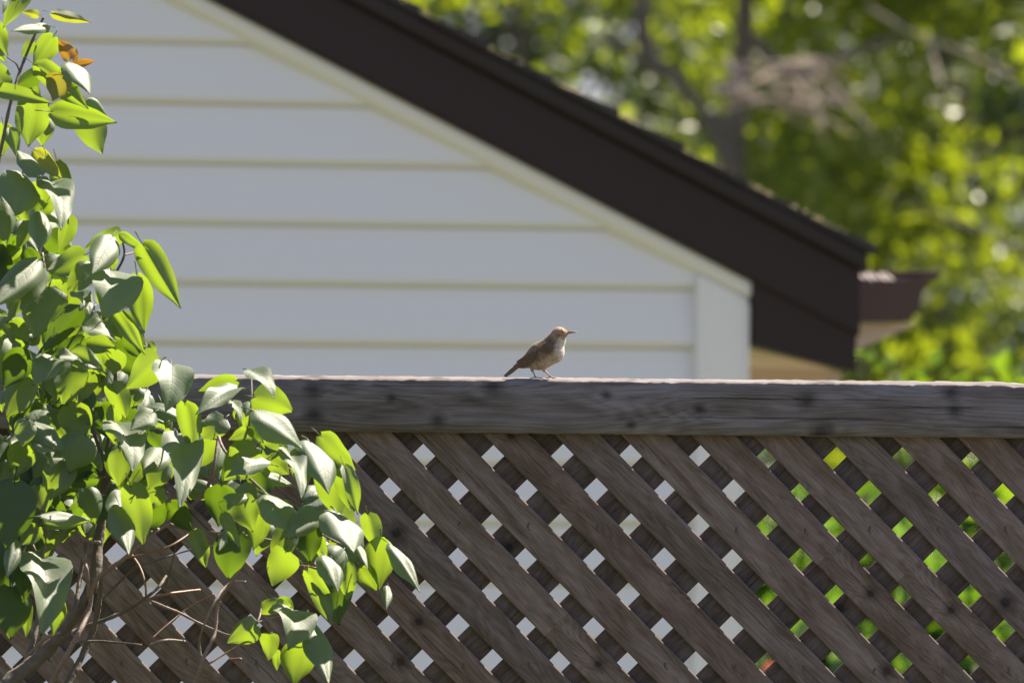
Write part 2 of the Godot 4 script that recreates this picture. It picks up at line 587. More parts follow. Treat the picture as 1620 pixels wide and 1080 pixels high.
func trees() -> void:
	var fresh := leaf_mat(lin(0.046, 0.070, 0.015), lin(0.34, 0.42, 0.013), 0.45)
	var deep := leaf_mat(lin(0.026, 0.048, 0.012), lin(0.075, 0.115, 0.006), 0.5)
	var dull := leaf_mat(lin(0.022, 0.030, 0.012), lin(0.05, 0.065, 0.008), 0.6)
	var sp := sprig(3, 0.072, 12)
	var sp2 := sprig(4, 0.095, 12)
	var sp3 := sprig(5, 0.13, 10)
	var g := "trees beyond the house"
	var a := make_tree("slim dark trunked tree rising above the lower end of the roof", Vector3(0.60, 0, -24.6), 6.4, 0.052, Vector3(0.08, 0, 0.0), 2.3, 1.2, 66, 30, sp, fresh, g, -0.2)
	var z := -24.2
	# limbs of that tree that the photograph shows, the bare ones pale in the sun
	limb(a, "branch", shift([survey(1010, -60, z), survey(1024, 83, z), survey(1075, 130, z), survey(1110, 175, z), survey(1170, 215, z)], a.position), 0.028, 0.016, M.bark)
	limb(a, "branch", shift([survey(1190, 330, z), survey(1120, 190, z), survey(1060, 120, z), survey(950, 60, z)], a.position), 0.024, 0.012, M.bark)
	limb(a, "branch", shift([survey(1188, 60, z), survey(1260, 120, z), survey(1330, 90, z), survey(1420, 60, z)], a.position), 0.022, 0.010, M.bark)
	z = -23.0
	for b in [[1373, 10, 1440, 50, 1520, 80, 1600, 118, 5], [1467, 55, 1474, 80, 1482, 105, 1490, 135, 6], [1290, 100, 1320, 140, 1350, 175, 1382, 208, 9], [1130, 140, 1190, 150, 1240, 160, 1296, 168, 9], [1135, 100, 1190, 118, 1240, 140, 1290, 150, 7], [1140, 178, 1190, 160, 1230, 150, 1300, 120, 6],
			[1280, 160, 1295, 185, 1300, 205, 1302, 225, 7], [1250, 105, 1262, 130, 1270, 150, 1278, 175, 6], [1150, 90, 1170, 130, 1165, 160, 1160, 185, 5], [1205, 95, 1225, 130, 1240, 155, 1250, 190, 5], [1270, 90, 1230, 110, 1180, 135, 1120, 150, 6]]:
		var pts := []
		for i in 4:
			pts.append(survey(b[i * 2], b[i * 2 + 1], z + rng.randf_range(-0.15, 0.15)))
		limb(a, "bare_branch", shift(pts, a.position), b[8] * K * 39 * 0.5, b[8] * K * 39 * 0.28, M.pale_bark, 6)
	# the dead twigs that tangle round them
	for i in 34:
		var x := rng.randf_range(1125, 1270)
		var y := 90 + 80 * rng.randf()
		var run := rng.randf_range(50, 120)
		var fall := rng.randf_range(-18, 48)
		var w := rng.randf_range(2.0, 4.5) * K * 37 * 0.5
		limb(a, "bare_branch", shift([survey(x, y, z), survey(x + run * 0.5, y + fall * 0.35, z + rng.randf_range(-0.2, 0.2)), survey(x + run, y + fall, z + rng.randf_range(-0.3, 0.3))], a.position), w, w * 0.5, M.pale_bark, 5)
	make_tree("tree with a thin grey trunk showing just above the roof slope", Vector3(0.03, 0, -31), 6.8, 0.05, Vector3(-0.25, 0, 0), 2.4, 1.6, 52, 26, sp2, fresh, g)
	make_tree("bushy light green tree filling the right edge of the photo", Vector3(2.55, 0, -25.5), 5.6, 0.07, Vector3(-0.2, 0, 0), 1.9, 0.5, 66, 32, sp, fresh, g)
	make_tree("darker green tree behind the gutter end of the roof", Vector3(1.6, 0, -34), 7.4, 0.09, Vector3(0.2, 0, 0), 2.8, 0.4, 110, 22, sp2, deep, g)
	make_tree("tree standing farther back at the upper right corner", Vector3(4.6, 0, -38), 8.0, 0.10, Vector3(0, 0, 0), 3.0, 0.6, 110, 22, sp2, deep, g)
	make_tree("tree standing farther back behind the roof ridge", Vector3(-1.9, 0, -40), 8.4, 0.10, Vector3(0, 0, 0), 3.0, 0.8, 110, 22, sp2, deep, g)
	# the wood that closes the view, one mass of leaves down to the ground
	var far := []
	for i in 900:
		far.append([Vector3(rng.randf_range(-9, 16), 7.5 * pow(rng.randf(), 1.2), -50 + rng.randf_range(-2.5, 2.5)), 0.5])
	var wood_edge := Node3D.new()
	foliage(wood_edge, sp3, dull, far, 26, 0.75, 1.25)
	var w := wood_edge.get_child(0)
	wood_edge.remove_child(w)
	wood_edge.free()
	w.name = "far_wood"
	add_child(w)
	w.set_meta("label", "dark far wood that closes the view beyond the garden trees")
	w.set_meta("category", "wood")

func shift(pts: Array, o: Vector3) -> Array:
	var out := []
	for p in pts: out.append(p - o)
	return out

# ---------------------------------------------------------------- garden behind the fence
func make_bush(label: String, at: Vector3, tall: float, wide: float, n: int, per: int, mesh: Mesh, m: Material) -> Node3D:
	var t := thing("bush", label, "bush", at)
	var clumps := []
	for i in n:
		var y := tall * (0.12 + 0.85 * sqrt(rng.randf()))
		var r := wide * sqrt(clampf(1.1 - pow(y / tall, 2.0), 0.05, 1.0)) * sqrt(rng.randf())
		var a := rng.randf() * TAU
		var c := Vector3(cos(a) * r, y, sin(a) * r)
		clumps.append([c, 0.09])
		if i % 4 == 0:
			limb(t, "stem", [Vector3(cos(a) * 0.08, -0.02, sin(a) * 0.08), Vector3(c.x * 0.4, y * 0.55, c.z * 0.4), c], 0.012, 0.004, M.bark, 5)
	foliage(t, mesh, m, clumps, per, 0.7, 1.2)
	return t

func garden() -> void:
	var bright := leaf_mat(lin(0.06, 0.12, 0.016), lin(0.19, 0.30, 0.010), 0.42)
	var mid := leaf_mat(lin(0.04, 0.09, 0.018), lin(0.12, 0.23, 0.009), 0.45)
	var sp := sprig(7, 0.055, 12)
	var sp2 := sprig(9, 0.075, 10)
	make_bush("bright green bush behind the lattice right of the house corner", Vector3(0.95, 0, -9.2), 1.62, 0.46, 60, 22, sp, bright)
	make_bush("middle green bush behind the lattice below the gutter", Vector3(0.62, 0, -8.3), 1.45, 0.30, 40, 20, sp2, mid)
	var b := make_bush("tall light green bush behind the lattice at the right edge", Vector3(1.65, 0, -11.0), 1.72, 0.50, 60, 22, sp2, bright)
	# one red flower low down in the gap by the house corner
	var st := begin(false)
	var f := survey(1219, 1058, -7.5) - Vector3(0.62, 0, -8.3)
	for i in 7:
		var a := TAU * i / 7
		var d := Vector3(cos(a), sin(a), 0.4) * 0.012
		var w := Vector3(-sin(a), cos(a), 0) * 0.007
		quad(st, f, f + d * 0.6 + w, f + d * 1.2, f + d * 0.6 - w)
	obj("flower", st, mat(lin(0.55, 0.10, 0.08), 0.6), get_node("bush_001"))

# ---------------------------------------------------------------- fence
func slat_mesh(p: Vector2, q: Vector2, wide: float, z0: float, z1: float, row: int, rows: int, u0: float, tone: Color) -> ArrayMesh:
	var st := begin()
	st.set_color(tone)
	var d := (q - p).normalized()
	var n := Vector2(-d.y, d.x)
	var c := 0.0013
	var h := wide / 2
	# section: across, z, texture v
	var sec := [[-h, z0, 0.06], [-h, z1 - c, 0.03], [-h + c, z1, 0.07], [h - c, z1, 0.93], [h, z1 - c, 0.97], [h, z0, 0.94]]
	var long := p.distance_to(q)
	var steps := 10
	var bow := rng.randf_range(-0.0008, 0.0008)
	var at := func(k: int, i: int) -> Vector3:
		var f := float(i) / steps
		var a: Vector2 = p.lerp(q, f) + n * (sec[k][0] + bow * sin(f * PI) * 2.0)
		return Vector3(a.x, a.y, sec[k][1])
	for i in steps:
		for k in 6:
			var j := (k + 1) % 6
			var va: float = (row + sec[k][2]) / rows
			var vb: float = (row + sec[j][2]) / rows
			st.set_color(tone * (2.6 if k == 3 and z1 > 0.0 else 1.7 if k == 4 else 1.0))  # upper-right edges lightened: sunlit slivers put into the weathered tone
			if k == 5: va = (row + 0.9) / rows; vb = (row + 0.1) / rows
			var ua := u0 + long * i / steps / 0.8
			var ub := u0 + long * (i + 1) / steps / 0.8
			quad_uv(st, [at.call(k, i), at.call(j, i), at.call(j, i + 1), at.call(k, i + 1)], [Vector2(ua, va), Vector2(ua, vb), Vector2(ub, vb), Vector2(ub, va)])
	st.generate_normals()
	return st.commit()

func fence() -> void:
	var f := thing("lattice_fence", "weathered grey lattice fence panel with a flat top rail", "fence")
	var g := RandomNumberGenerator.new()
	g.seed = 77
	var knots := []
	for row in 12:
		for k in 1:
			knots.append([row, g.randf(), g.randf_range(0.15, 0.9), g.randf_range(0.07, 0.14)])
	var wm := wood(1024, 12 * 60, 12, 21, knots, 0.30, 7.0, 3, 21.0)
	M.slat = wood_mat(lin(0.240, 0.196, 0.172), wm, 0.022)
	M.back_slat = wood_mat(lin(0.138, 0.117, 0.110), wm, 0.022)  # darker, greyer wood; shade behind the front slats is in its colour
	# top rail; texture u runs over 1.44 m from x = -0.72
	var marks := []
	for m in [[780, 0.15, 0.09], [694, 0.78, 0.07], [1278, 0.36, 0.085], [1505, 0.20, 0.075], [1511, 0.52, 0.07], [497, 0.26, 0.08], [497, 0.68, 0.09], [1107, 0.55, 0.06], [1300, 0.94, 0.10], [960, 0.30, 0.05], [1000, 0.85, 0.045], [620, 0.4, 0.045]]:
		marks.append([0, ((m[0] - 810.0) * 0.00072 + 0.72) / 1.44, m[1], m[2]])
	var rw := wood(2048, 132, 1, 33, marks, 0.17, 5.0, 6, 24.0)
	M.rail = wood_mat(lin(0.222, 0.208, 0.210), rw, 0.03)
	var st := begin(false)
	st.set_color(Color.WHITE)
	var rough := noise(6, 9.0, 4)
	var steps := 520
	# section: y, z, v  (front face, bevelled top that sheds water, back)
	var sec := [[1.6955, -0.019, 1.25], [1.6955, 0.016, 1.02], [1.6975, 0.0188, 0.985], [1.7115, 0.019, 0.76], [1.7265, 0.019, 0.52], [1.7415, 0.019, 0.28], [1.7540, 0.0188, 0.05], [1.7556, 0.0172, 0.01], [1.7572, 0.0, -0.18], [1.7592, -0.0180, -0.36], [1.7578, -0.019, -0.40]]
	var ns := sec.size()
	var at := func(k: int, i: int) -> Vector3:
		var x := -1.25 + 2.5 * i / steps
		var e := 0.0
		if k >= 5: e = rough.get_noise_2d(x * 6.0, sec[k][1] * 30.0) * 0.0011
		if k == 6 or k == 7: e += minf(0.0, rough.get_noise_2d(x * 11.0 + 40.0, 3.0) + 0.12) * 0.0022
		if k >= 5 and x > 0.562 and x < 0.60: e -= 0.0016 * sin((x - 0.562) / 0.038 * PI)
		if k <= 2: e = -absf(rough.get_noise_2d(x * 5.0, 9.0)) * 0.0012
		return Vector3(x, sec[k][0] + e, sec[k][1])
	for i in steps:
		var ua := (-1.25 + 2.5 * i / steps + 0.72) / 1.44
		var ub := (-1.25 + 2.5 * (i + 1) / steps + 0.72) / 1.44
		for k in ns:
			var j := (k + 1) % ns
			var vb: float = sec[j][2] if j else -0.9
			st.set_color(Color(2.1, 2.0, 1.9) if k >= 7 else Color.WHITE)  # bleached top wood, lightened to bring out its sunlit strip
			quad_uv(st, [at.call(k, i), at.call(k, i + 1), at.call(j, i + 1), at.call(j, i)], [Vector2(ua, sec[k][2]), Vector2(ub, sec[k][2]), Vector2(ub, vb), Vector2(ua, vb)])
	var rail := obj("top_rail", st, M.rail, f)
	st = begin()
	st.set_color(Color.WHITE)
	box(st, Vector3(-1.25, 0.12, -0.019), Vector3(1.25, 0.18, 0.019))
	obj("bottom_rail", st, M.rail, f)
	for s in [-1, 1]:
		st = begin()
		st.set_color(Color.WHITE)
		box(st, Vector3(s * 1.295 - 0.044, -0.3, -0.045), Vector3(s * 1.295 + 0.044, 1.80, 0.044))
		obj("post", st, M.rail, f)
	# the lattice: slats falling to the right in front, rising ones behind
	var pitch := 0.0779
	var o := survey(725, 773.3, 0.0)
	var staple := begin()
	box(staple, Vector3(-0.0011, -0.0032, 0), Vector3(0.0011, 0.0032, 0.0005))
	box(staple, Vector3(0.0018, -0.0052, 0), Vector3(0.0032, -0.0030, 0.0005))
	staple.generate_normals()
	var staple_m := staple.commit()
	var lo := Vector2(-1.262, 0.165)
	var hi := Vector2(1.262, 1.712)
	for way in [0, 1]:
		var first: float = (o.x + o.y if way == 0 else o.y - o.x) + pitch / 2
		for i in range(-34, 36):
			var c := first + pitch * i + g.randf_range(-0.0009, 0.0009)
			# x + y = c, or y - x = c
			var tilt := g.randf_range(-0.0022, 0.0022)
			var p: Vector2
			var q: Vector2
			if way == 0:
				p = Vector2(maxf(lo.x, c - hi.y), 0); p.y = c - p.x
				q = Vector2(minf(hi.x, c - lo.y), 0); q.y = c - q.x
			else:
				p = Vector2(maxf(lo.x, lo.y - c), 0); p.y = c + p.x
				q = Vector2(minf(hi.x, hi.y - c), 0); q.y = c + q.x
			if q.x - p.x < 0.03: continue
			var nn := (q - p).normalized().orthogonal() * tilt
			var tone := g.randf_range(0.80, 1.18)
			var warm := g.randf_range(-0.05, 0.05)
			var z := 0.0055 if way == 0 else -0.0035
			z += g.randf_range(-0.0004, 0.0003)
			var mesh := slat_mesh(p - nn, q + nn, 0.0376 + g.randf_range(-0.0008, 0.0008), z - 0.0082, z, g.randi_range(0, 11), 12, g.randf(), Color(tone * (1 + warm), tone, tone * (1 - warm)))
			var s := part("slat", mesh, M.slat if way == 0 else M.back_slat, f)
			if way == 0:
				for r in 6:
					var y := 1.5895 - 0.1584 * r + g.randf_range(-0.003, 0.003)
					var x := c - y
					if x > p.x and x < q.x and absf(x) < 0.72 and y > 1.35:
						var k := part("staple", staple_m, M.metal, s)
						k.position = Vector3(x, y, z - 0.0001)
						k.rotation.z = g.randf_range(-0.5, 0.3)

# ---------------------------------------------------------------- lilac
# a heart-shaped leaf one unit long from its base (origin) to its tip (0, 1, 0); z is its upper side
func heart_leaf(fold: float, droop: float, twist: float, wave: float, s: int, cols := 8, rows := 12) -> ArrayMesh:
	var g := RandomNumberGenerator.new()
	g.seed = s
	var ph := g.randf() * TAU
	var roll := g.randf_range(-0.75, 0.35)
	var spine := [Vector3.ZERO]
	var dirs := []
	for i in rows + 1:
		var a := droop * (pow(float(i) / rows, 1.15) - 0.45)
		dirs.append(Vector3(0, cos(a), -sin(a)))
		if i: spine.append(spine[-1] + (dirs[i] + dirs[i - 1]) * 0.5 / rows)
	var chord: Vector3 = spine[-1]
	var fix := Basis(Quaternion(chord.normalized(), Vector3.UP)).scaled(Vector3.ONE / chord.length())
	var grid := []
	for i in rows + 1:
		var t := float(i) / rows
		var w := 1.01 * pow(t + 0.002, 0.34) * pow(1.0 - t, 0.84) * (1.0 - 0.40 * smoothstep(0.62, 0.95, t)) * 0.70
		var up: Vector3 = Vector3.RIGHT.cross(dirs[i])
		var line := []
		for k in cols + 1:
			var q := 2.0 * k / cols - 1.0
			var aq := absf(q)
			var rise := aq * w * tan(fold) * (1.0 - 0.35 * aq) + wave * w * sin(t * 9.0 + ph + signf(q) * 1.3) * aq * aq
			rise += sin(aq * 9.0 + t * 3.0) * 0.004 * w / 0.35
			rise += roll * w * aq * aq * aq
			var lobe := -0.055 * aq * aq * exp(-t * 9.0)
			var p: Vector3 = spine[i] + Vector3.RIGHT * q * w * cos(fold) + up * rise + dirs[i] * lobe
			var tw := twist * (t - 0.4)
			p = p.rotated(Vector3.UP, tw)
			line.append(fix * p)
		grid.append(line)
	var st := begin(false)
	for i in rows:
		for k in cols:
			var us := [Vector2(float(k) / cols, float(i) / rows), Vector2((k + 1.0) / cols, float(i) / rows), Vector2((k + 1.0) / cols, (i + 1.0) / rows), Vector2(float(k) / cols, (i + 1.0) / rows)]
			quad_uv(st, [grid[i][k], grid[i][k + 1], grid[i + 1][k + 1], grid[i + 1][k]], us)
	# leaf stalk
	st.set_uv(Vector2(0.5, 0.0))
	var b: Vector3 = fix * (-dirs[0])
	tube(st, [b * 0.24 + Vector3(0, 0, -0.05), b * 0.12 + Vector3(0, 0, -0.012), Vector3(0, 0.03, 0.0)], [0.013, 0.012, 0.010], 5)
	st.generate_normals()
	return st.commit()

# veins: a midrib and side veins that run forward, as a height map over the leaf
func vein_map() -> ImageTexture:
	var n := 256
	var im := Image.create(n, n, false, Image.FORMAT_RGB8)
	var grain := noise(50, 0.05, 4)
	for y in n:
		for x in n:
			var q := absf(2.0 * (x + 0.5) / n - 1.0)
			var t := (y + 0.5) / n
			var v := 0.62 + grain.get_noise_2d(x, y) * 0.10
			v -= smoothstep(0.075 * (1.05 - t), 0.0, q) * 0.45
			var s := (t - q * 0.20 - 0.02) * 7.0
			var e := absf(s - roundf(s)) / 7.0
			v -= smoothstep(0.022, 0.0, e) * 0.28 * (1.0 - q * 0.7)
			v = clampf(v, 0, 1)
			im.set_pixel(x, y, Color(v, v, v))
	return to_tex(im)

var shrub: Node3D
var leaf_meshes := []
var leaf_count := 0
const TO_SUN := Vector3(0.46, 0.76, -0.46)

# one leaf from its base to its tip (pixels of the photograph, surveyed at its own depth); kind says how it hangs:
# T underside to the camera, lit through; S upper side to the camera, in the sun; D edge on to the sun
func leaf(kind: String, bx: float, by: float, tx: float, ty: float, wide: float, z := -1.0, m := "leaf") -> void:
	if z < 0: z = rng.randf_range(0.30, 0.55)
	var a := survey(bx, by, z)
	var b := survey(tx, ty, z)
	var n := Vector3(-0.12, -0.18, 0.97)
	if kind == "S": n = Vector3(0.40, 0.73, 0.55)
	if kind == "D": n = Vector3(0.16, 0.16, 0.97)
	var stray := 0.07 if kind == "S" else 0.13
	n = (n + Vector3(rng.randfn(0, stray), rng.randfn(0, stray), 0)).normalized()
	var flat := b - a
	var y := Vector3(flat.x, flat.y, -(n.x * flat.x + n.y * flat.y) / n.z)
	if y.length() > flat.length() * 1.7: y.z *= 0.6
	var long := y.length()
	y = y.normalized()
	n = (n - y * n.dot(y)).normalized()
	var up := -n if kind == "T" else n
	var x := y.cross(up).normalized()
	var seen := maxf(0.35, Vector2(x.x, x.y).length())
	var across := clampf(wide * K * (CAM.z - z) / (0.60 * seen), long * 0.5, long * 1.35)
	var pick := rng.randi_range(0, leaf_meshes.size() - 1)
	if kind == "S": pick = [0, 4, 7, 11][pick % 4]
	var o := part("leaf", leaf_meshes[pick], M[m], shrub)
	o.transform = Transform3D(Basis(x * across, y * long, up * (across + long) * 0.5), a - Vector3(0, 0, y.z * long * 0.5))
	leaf_count += 1

func branch(called: String, pts: Array, a: float, b: float, z: float, m := "twig") -> void:
	var p := []
	for i in pts.size() / 2:
		p.append(survey(pts[i * 2], pts[i * 2 + 1], z + 0.02 * sin(i * 1.7 + pts[0])))
	p = bend(p, 5)
	var r := taper(p.size(), a * 0.00036, b * 0.00036)
	for i in r.size(): r[i] *= 1.0 + 0.12 * sin(i * 2.3)
	var st := begin(false)
	tube(st, p, r, 8)
	obj(called, st, M[m], shrub)

func lilac() -> void:
	shrub = thing("lilac_shrub", "leafy lilac shrub with heart shaped leaves in front of the fence", "shrub")
	var veins := vein_map()
	M.leaf = leaf_mat(lin(0.050, 0.080, 0.040), lin(0.235, 0.345, 0.014), 0.60)
	M.young = leaf_mat(lin(0.08, 0.10, 0.045), lin(0.32, 0.35, 0.014), 0.60)
	M.amber = leaf_mat(lin(0.16, 0.09, 0.025), lin(0.30, 0.15, 0.005), 0.52)
	M.old = leaf_mat(lin(0.022, 0.042, 0.020), lin(0.11, 0.19, 0.005), 0.56)
	M.gold = leaf_mat(lin(0.08, 0.08, 0.03), lin(0.22, 0.20, 0.014), 0.60)
	for k in ["leaf", "young", "amber", "old", "gold"]:
		M[k].heightmap_enabled = true
		M[k].heightmap_texture = veins
		M[k].heightmap_scale = 0.035
		M[k].metallic_specular = 0.42 if k == "old" else 0.62
	for i in 12:
		leaf_meshes.append(heart_leaf([0.22, 0.42, 0.60, 0.34][i % 4], [0.35, 0.9, 0.6, 1.3, 0.2][i % 5], [0.0, 0.35, -0.4][i % 3], 0.10 + 0.05 * (i % 3), 60 + i))
	# branches
	branch("trunk", [-30, 1130, 10, 1082, 60, 1041, 101, 997, 145, 925, 156, 852, 166, 780, 168, 720], 27, 11, 0.30, "bark")
	branch("branch", [96, 1100, 128, 1040, 150, 985, 158, 920, 152, 850], 12, 7, 0.27, "bark")
	branch("branch", [20, 1100, 50, 1020, 60, 960, 50, 880, 70, 800], 10, 6, 0.26, "bark")
	branch("branch", [101, 1000, 118, 960, 128, 900, 150, 800, 190, 730], 9, 5, 0.33, "bark")
	branch("twig", [150, 960, 210, 900, 236, 890, 300, 870, 360, 862], 4, 2, 0.25, "bark")
	branch("twig", [206, 875, 222, 900, 230, 930, 229, 950], 4, 3, 0.30, "red_twig")
	branch("twig", [262, 930, 272, 890, 280, 850], 3, 2, 0.28, "bark")
	branch("twig", [95, 1000, 70, 1010, 40, 1040], 6, 4, 0.34, "twig")
	branch("twig", [240, 1010, 262, 990, 300, 960, 340, 940], 3, 2, 0.26, "red_twig")
	branch("twig", [330, 1050, 380, 1020, 430, 1000], 3, 2, 0.28, "red_twig")
	branch("branch", [60, 1110, 80, 1080, 99, 1046, 122, 1005, 140, 966, 150, 920, 200, 880, 242, 843, 268, 827, 320, 783, 337, 740, 345, 690], 9, 5, 0.34)
	branch("branch", [200, 882, 235, 876, 272, 862, 302, 842], 5, 3, 0.33, "red_twig")
	branch("branch", [268, 829, 300, 838, 380, 846, 440, 856], 5, 3, 0.36)
	branch("twig", [124, 846, 131, 880, 137, 905, 140, 945], 6, 6, 0.40)
	branch("twig", [124, 849, 140, 856, 158, 858], 5, 5, 0.40)
	branch("twig", [44, 848, 56, 872, 68, 900], 4, 3, 0.42)
	branch("twig", [58, 800, 73, 828, 70, 860, 67, 890], 4, 3, 0.42)
	branch("branch", [90, 1010, 124, 995, 189, 971, 226, 948, 249, 930, 262, 911], 7, 4, 0.30, "bark")
	branch("branch", [226, 950, 262, 940, 290, 936, 316, 933], 5, 4, 0.30, "red_twig")
	branch("branch", [232, 948, 260, 960, 283, 969, 322, 989, 372, 1006, 405, 985, 413, 963], 5, 3, 0.34)
	branch("branch", [300, 1100, 309, 1080, 322, 1039, 339, 1003, 345, 953, 365, 924, 380, 898], 7, 4, 0.38)
	branch("twig", [318, 1040, 315, 1015, 323, 987, 340, 950, 362, 923, 388, 920], 4, 3, 0.39)
	branch("branch", [110, 1018, 150, 1014, 223, 1020], 5, 3, 0.28, "bark")
	branch("twig", [238, 1021, 252, 1015, 268, 1012, 292, 1014], 5, 3, 0.36)
	branch("twig", [363, 1043, 381, 1042], 4, 4, 0.36, "red_twig")
	branch("twig", [432, 898, 450, 893, 497, 898, 530, 905], 4, 3, 0.42, "red_twig")
	branch("twig", [388, 715, 391, 690, 397, 640, 397, 588], 5, 3, 0.46)
	branch("branch", [-20, 330, 0, 240, 14, 170, 30, 115, 50, 65, 68, 28], 6, 4, 0.46, "bark")
	branch("twig", [30, 112, 24, 100, 10, 90], 3, 2, 0.46)
	branch("twig", [92, 560, 77, 490, 72, 440, 66, 400], 5, 4, 0.44, "red_twig")
	branch("twig", [160, 480, 178, 440, 196, 403, 189, 370], 5, 3, 0.44, "bark")
	branch("twig", [196, 403, 208, 400, 224, 394], 3, 2, 0.44)
	branch("branch", [168, 740, 150, 690, 130, 640, 96, 560, 60, 500, 20, 420], 8, 5, 0.36, "bark")
	branch("branch", [168, 720, 176, 650, 182, 590, 172, 520, 160, 480], 7, 5, 0.38, "bark")
	branch("branch", [345, 690, 360, 720, 420, 780, 500, 840, 580, 880], 5, 3, 0.44)
	branch("twig", [45, 960, 30, 890, 60, 830], 4, 3, 0.44, "bark")
	branch("twig", [405, 985, 440, 975, 470, 975], 3, 2, 0.42)
	branch("twig", [117, 105, 116, 85], 3, 1, 0.46, "red_twig")
	# the tip at the top
	leaf("T", 82, 20, 144, 36, 15, 0.48, "young"); leaf("T", 60, 24, 32, 17, 13, 0.48, "young")
	leaf("D", 44, -22, 4, 45, 34, 0.50); leaf("S", 10, -14, 4, 22, 16, 0.53); leaf("S", 74, 40, 17, 50, 12, 0.50)
	leaf("T", -14, 36, 12, 88, 28, 0.47); leaf("T", -10, 78, 10, 100, 14, 0.47)
	leaf("T", 84, 58, 50, 106, 38, 0.45); leaf("T", 52, 66, 32, 90, 20, 0.44)
	leaf("T", 58, 104, 140, 173, 42, 0.52); leaf("S", 110, 99, 143, 150, 34, 0.54)
	leaf("T", 111, 93, 91, 62, 25, 0.50, "amber"); leaf("T", 118, 101, 151, 96, 11, 0.49, "amber"); leaf("D", 116, 98, 121, 76, 8, 0.49, "amber")
	leaf("T", 97, 116, 82, 160, 40, 0.53, "gold"); leaf("T", 62, 114, 13, 141, 26, 0.45, "old")
	leaf("T", -20, 108, 20, 152, 40, 0.46); leaf("D", 46, 130, 60, 170, 24, 0.44); leaf("D", -6, 144, 82, 164, 20, 0.51)
	leaf("T", 50, 158, 44, 233, 66, 0.47); leaf("D", 68, 185, 66, 232, 34, 0.43)
	leaf("T", 80, 176, 186, 194, 40, 0.49); leaf("T", 124, 168, 162, 244, 44, 0.46); leaf("D", 138, 158, 170, 186, 18, 0.47)
	leaf("D", 14, 203, 26, 250, 26, 0.46); leaf("T", 4, 196, 2, 248, 26, 0.45)
	leaf("S", 62, 277, 24, 236, 28, 0.52); leaf("T", 54, 238, 99, 284, 26, 0.50, "young"); leaf("T", 90, 256, 110, 352, 28, 0.47)
	leaf("S", 34, 276, 25, 341, 62, 0.54); leaf("S", 76, 284, 97, 366, 48, 0.54)
	leaf("T", 62, 288, 68, 332, 34, 0.46); leaf("T", 78, 312, 54, 352, 30, 0.45); leaf("S", 64, 336, 62, 399, 34, 0.55)
	leaf("D", -8, 308, 10, 392, 44, 0.50); leaf("S", -4, 285, 8, 322, 18, 0.51); leaf("D", 46, 352, 24, 396, 22, 0.48)
	leaf("T", 20, 372, -10, 424, 36, 0.46, "old"); leaf("T", 110, 342, 88, 402, 30, 0.46); leaf("T", 22, 382, -2, 420, 34, 0.45)
	leaf("S", 58, 412, -14, 490, 44, 0.54); leaf("D", 62, 425, 10, 512, 40, 0.51)
	leaf("T", 70, 428, 48, 470, 34, 0.46); leaf("T", 134, 403, 72, 428, 40, 0.46); leaf("D", 140, 420, 105, 472, 36, 0.48)
	leaf("S", 176, 374, 145, 436, 42, 0.55); leaf("T", 189, 371, 132, 394, 26, 0.50); leaf("T", 170, 398, 180, 430, 24, 0.47)
	leaf("T", 190, 370, 233, 398, 14, 0.52); leaf("T", 226, 387, 286, 489, 46, 0.53); leaf("T", 192, 374, 208, 384, 10, 0.49)
	leaf("S", 172, 428, 163, 507, 92, 0.55); leaf("S", 120, 462, 142, 498, 26, 0.53); leaf("T", 216, 434, 228, 528, 42, 0.48)
	leaf("D", 76, 454, 54, 538, 70, 0.49); leaf("T", 127, 490, 64, 562, 36, 0.53, "old"); leaf("T", 182, 488, 229, 562, 26, 0.54)
	leaf("S", 134, 516, 184, 542, 20, 0.53); leaf("D", 164, 506, 192, 536, 36, 0.50); leaf("S", 190, 508, 213, 550, 22, 0.51)
	leaf("T", 132, 538, 80, 562, 22, 0.49, "old"); leaf("D", 128, 538, 184, 550, 34, 0.47); leaf("T", 42, 553, 2, 617, 42, 0.53, "old")
	leaf("S", 83, 567, 52, 611, 42, 0.54); leaf("T", 50, 600, 28, 656, 28, 0.49); leaf("D", 112, 574, 98, 642, 50, 0.48)
	leaf("T", 145, 592, 120, 642, 26, 0.47); leaf("S", 92, 562, 130, 574, 16, 0.53); leaf("D", 112, 558, 165, 590, 34, 0.51)
	leaf("T", 182, 553, 178, 594, 38, 0.47); leaf("T", 252, 572, 196, 616, 56, 0.53); leaf("S", 270, 577, 262, 652, 58, 0.56); leaf("D", 234, 542, 246, 564, 14, 0.48)
	# the middle of the shrub
	leaf("S", 44, 666, 102, 716, 34, 0.53); leaf("D", 42, 664, 34, 708, 32, 0.55); leaf("T", 42, 698, 20, 760, 40, 0.48)
	leaf("S", 50, 698, 90, 716, 14, 0.54); leaf("S", 58, 708, 84, 742, 16, 0.53); leaf("T", 152, 756, 88, 772, 26, 0.47, "old"); leaf("T", 150, 742, 92, 742, 24, 0.46, "old")
	leaf("D", 132, 688, 108, 748, 58, 0.48); leaf("D", 102, 730, 78, 792, 54, 0.47); leaf("D", 60, 768, 72, 812, 40, 0.46)
	leaf("S", 184, 671, 210, 748, 54, 0.55); leaf("D", 190, 712, 186, 772, 34, 0.51); leaf("S", 242, 652, 206, 681, 32, 0.54)
	leaf("T", 180, 645, 174, 676, 24, 0.46); leaf("T", 292, 638, 304, 727, 38, 0.54); leaf("S", 280, 690, 284, 806, 38, 0.56)
	leaf("S", 256, 711, 226, 751, 40, 0.52); leaf("T", 206, 768, 227, 864, 44, 0.53); leaf("S", 186, 798, 205, 878, 28, 0.55)
	leaf("S", 66, 816, 142, 822, 20, 0.55); leaf("T", 70, 826, 140, 826, 15, 0.52); leaf("T", 60, 832, 30, 864, 28, 0.46)
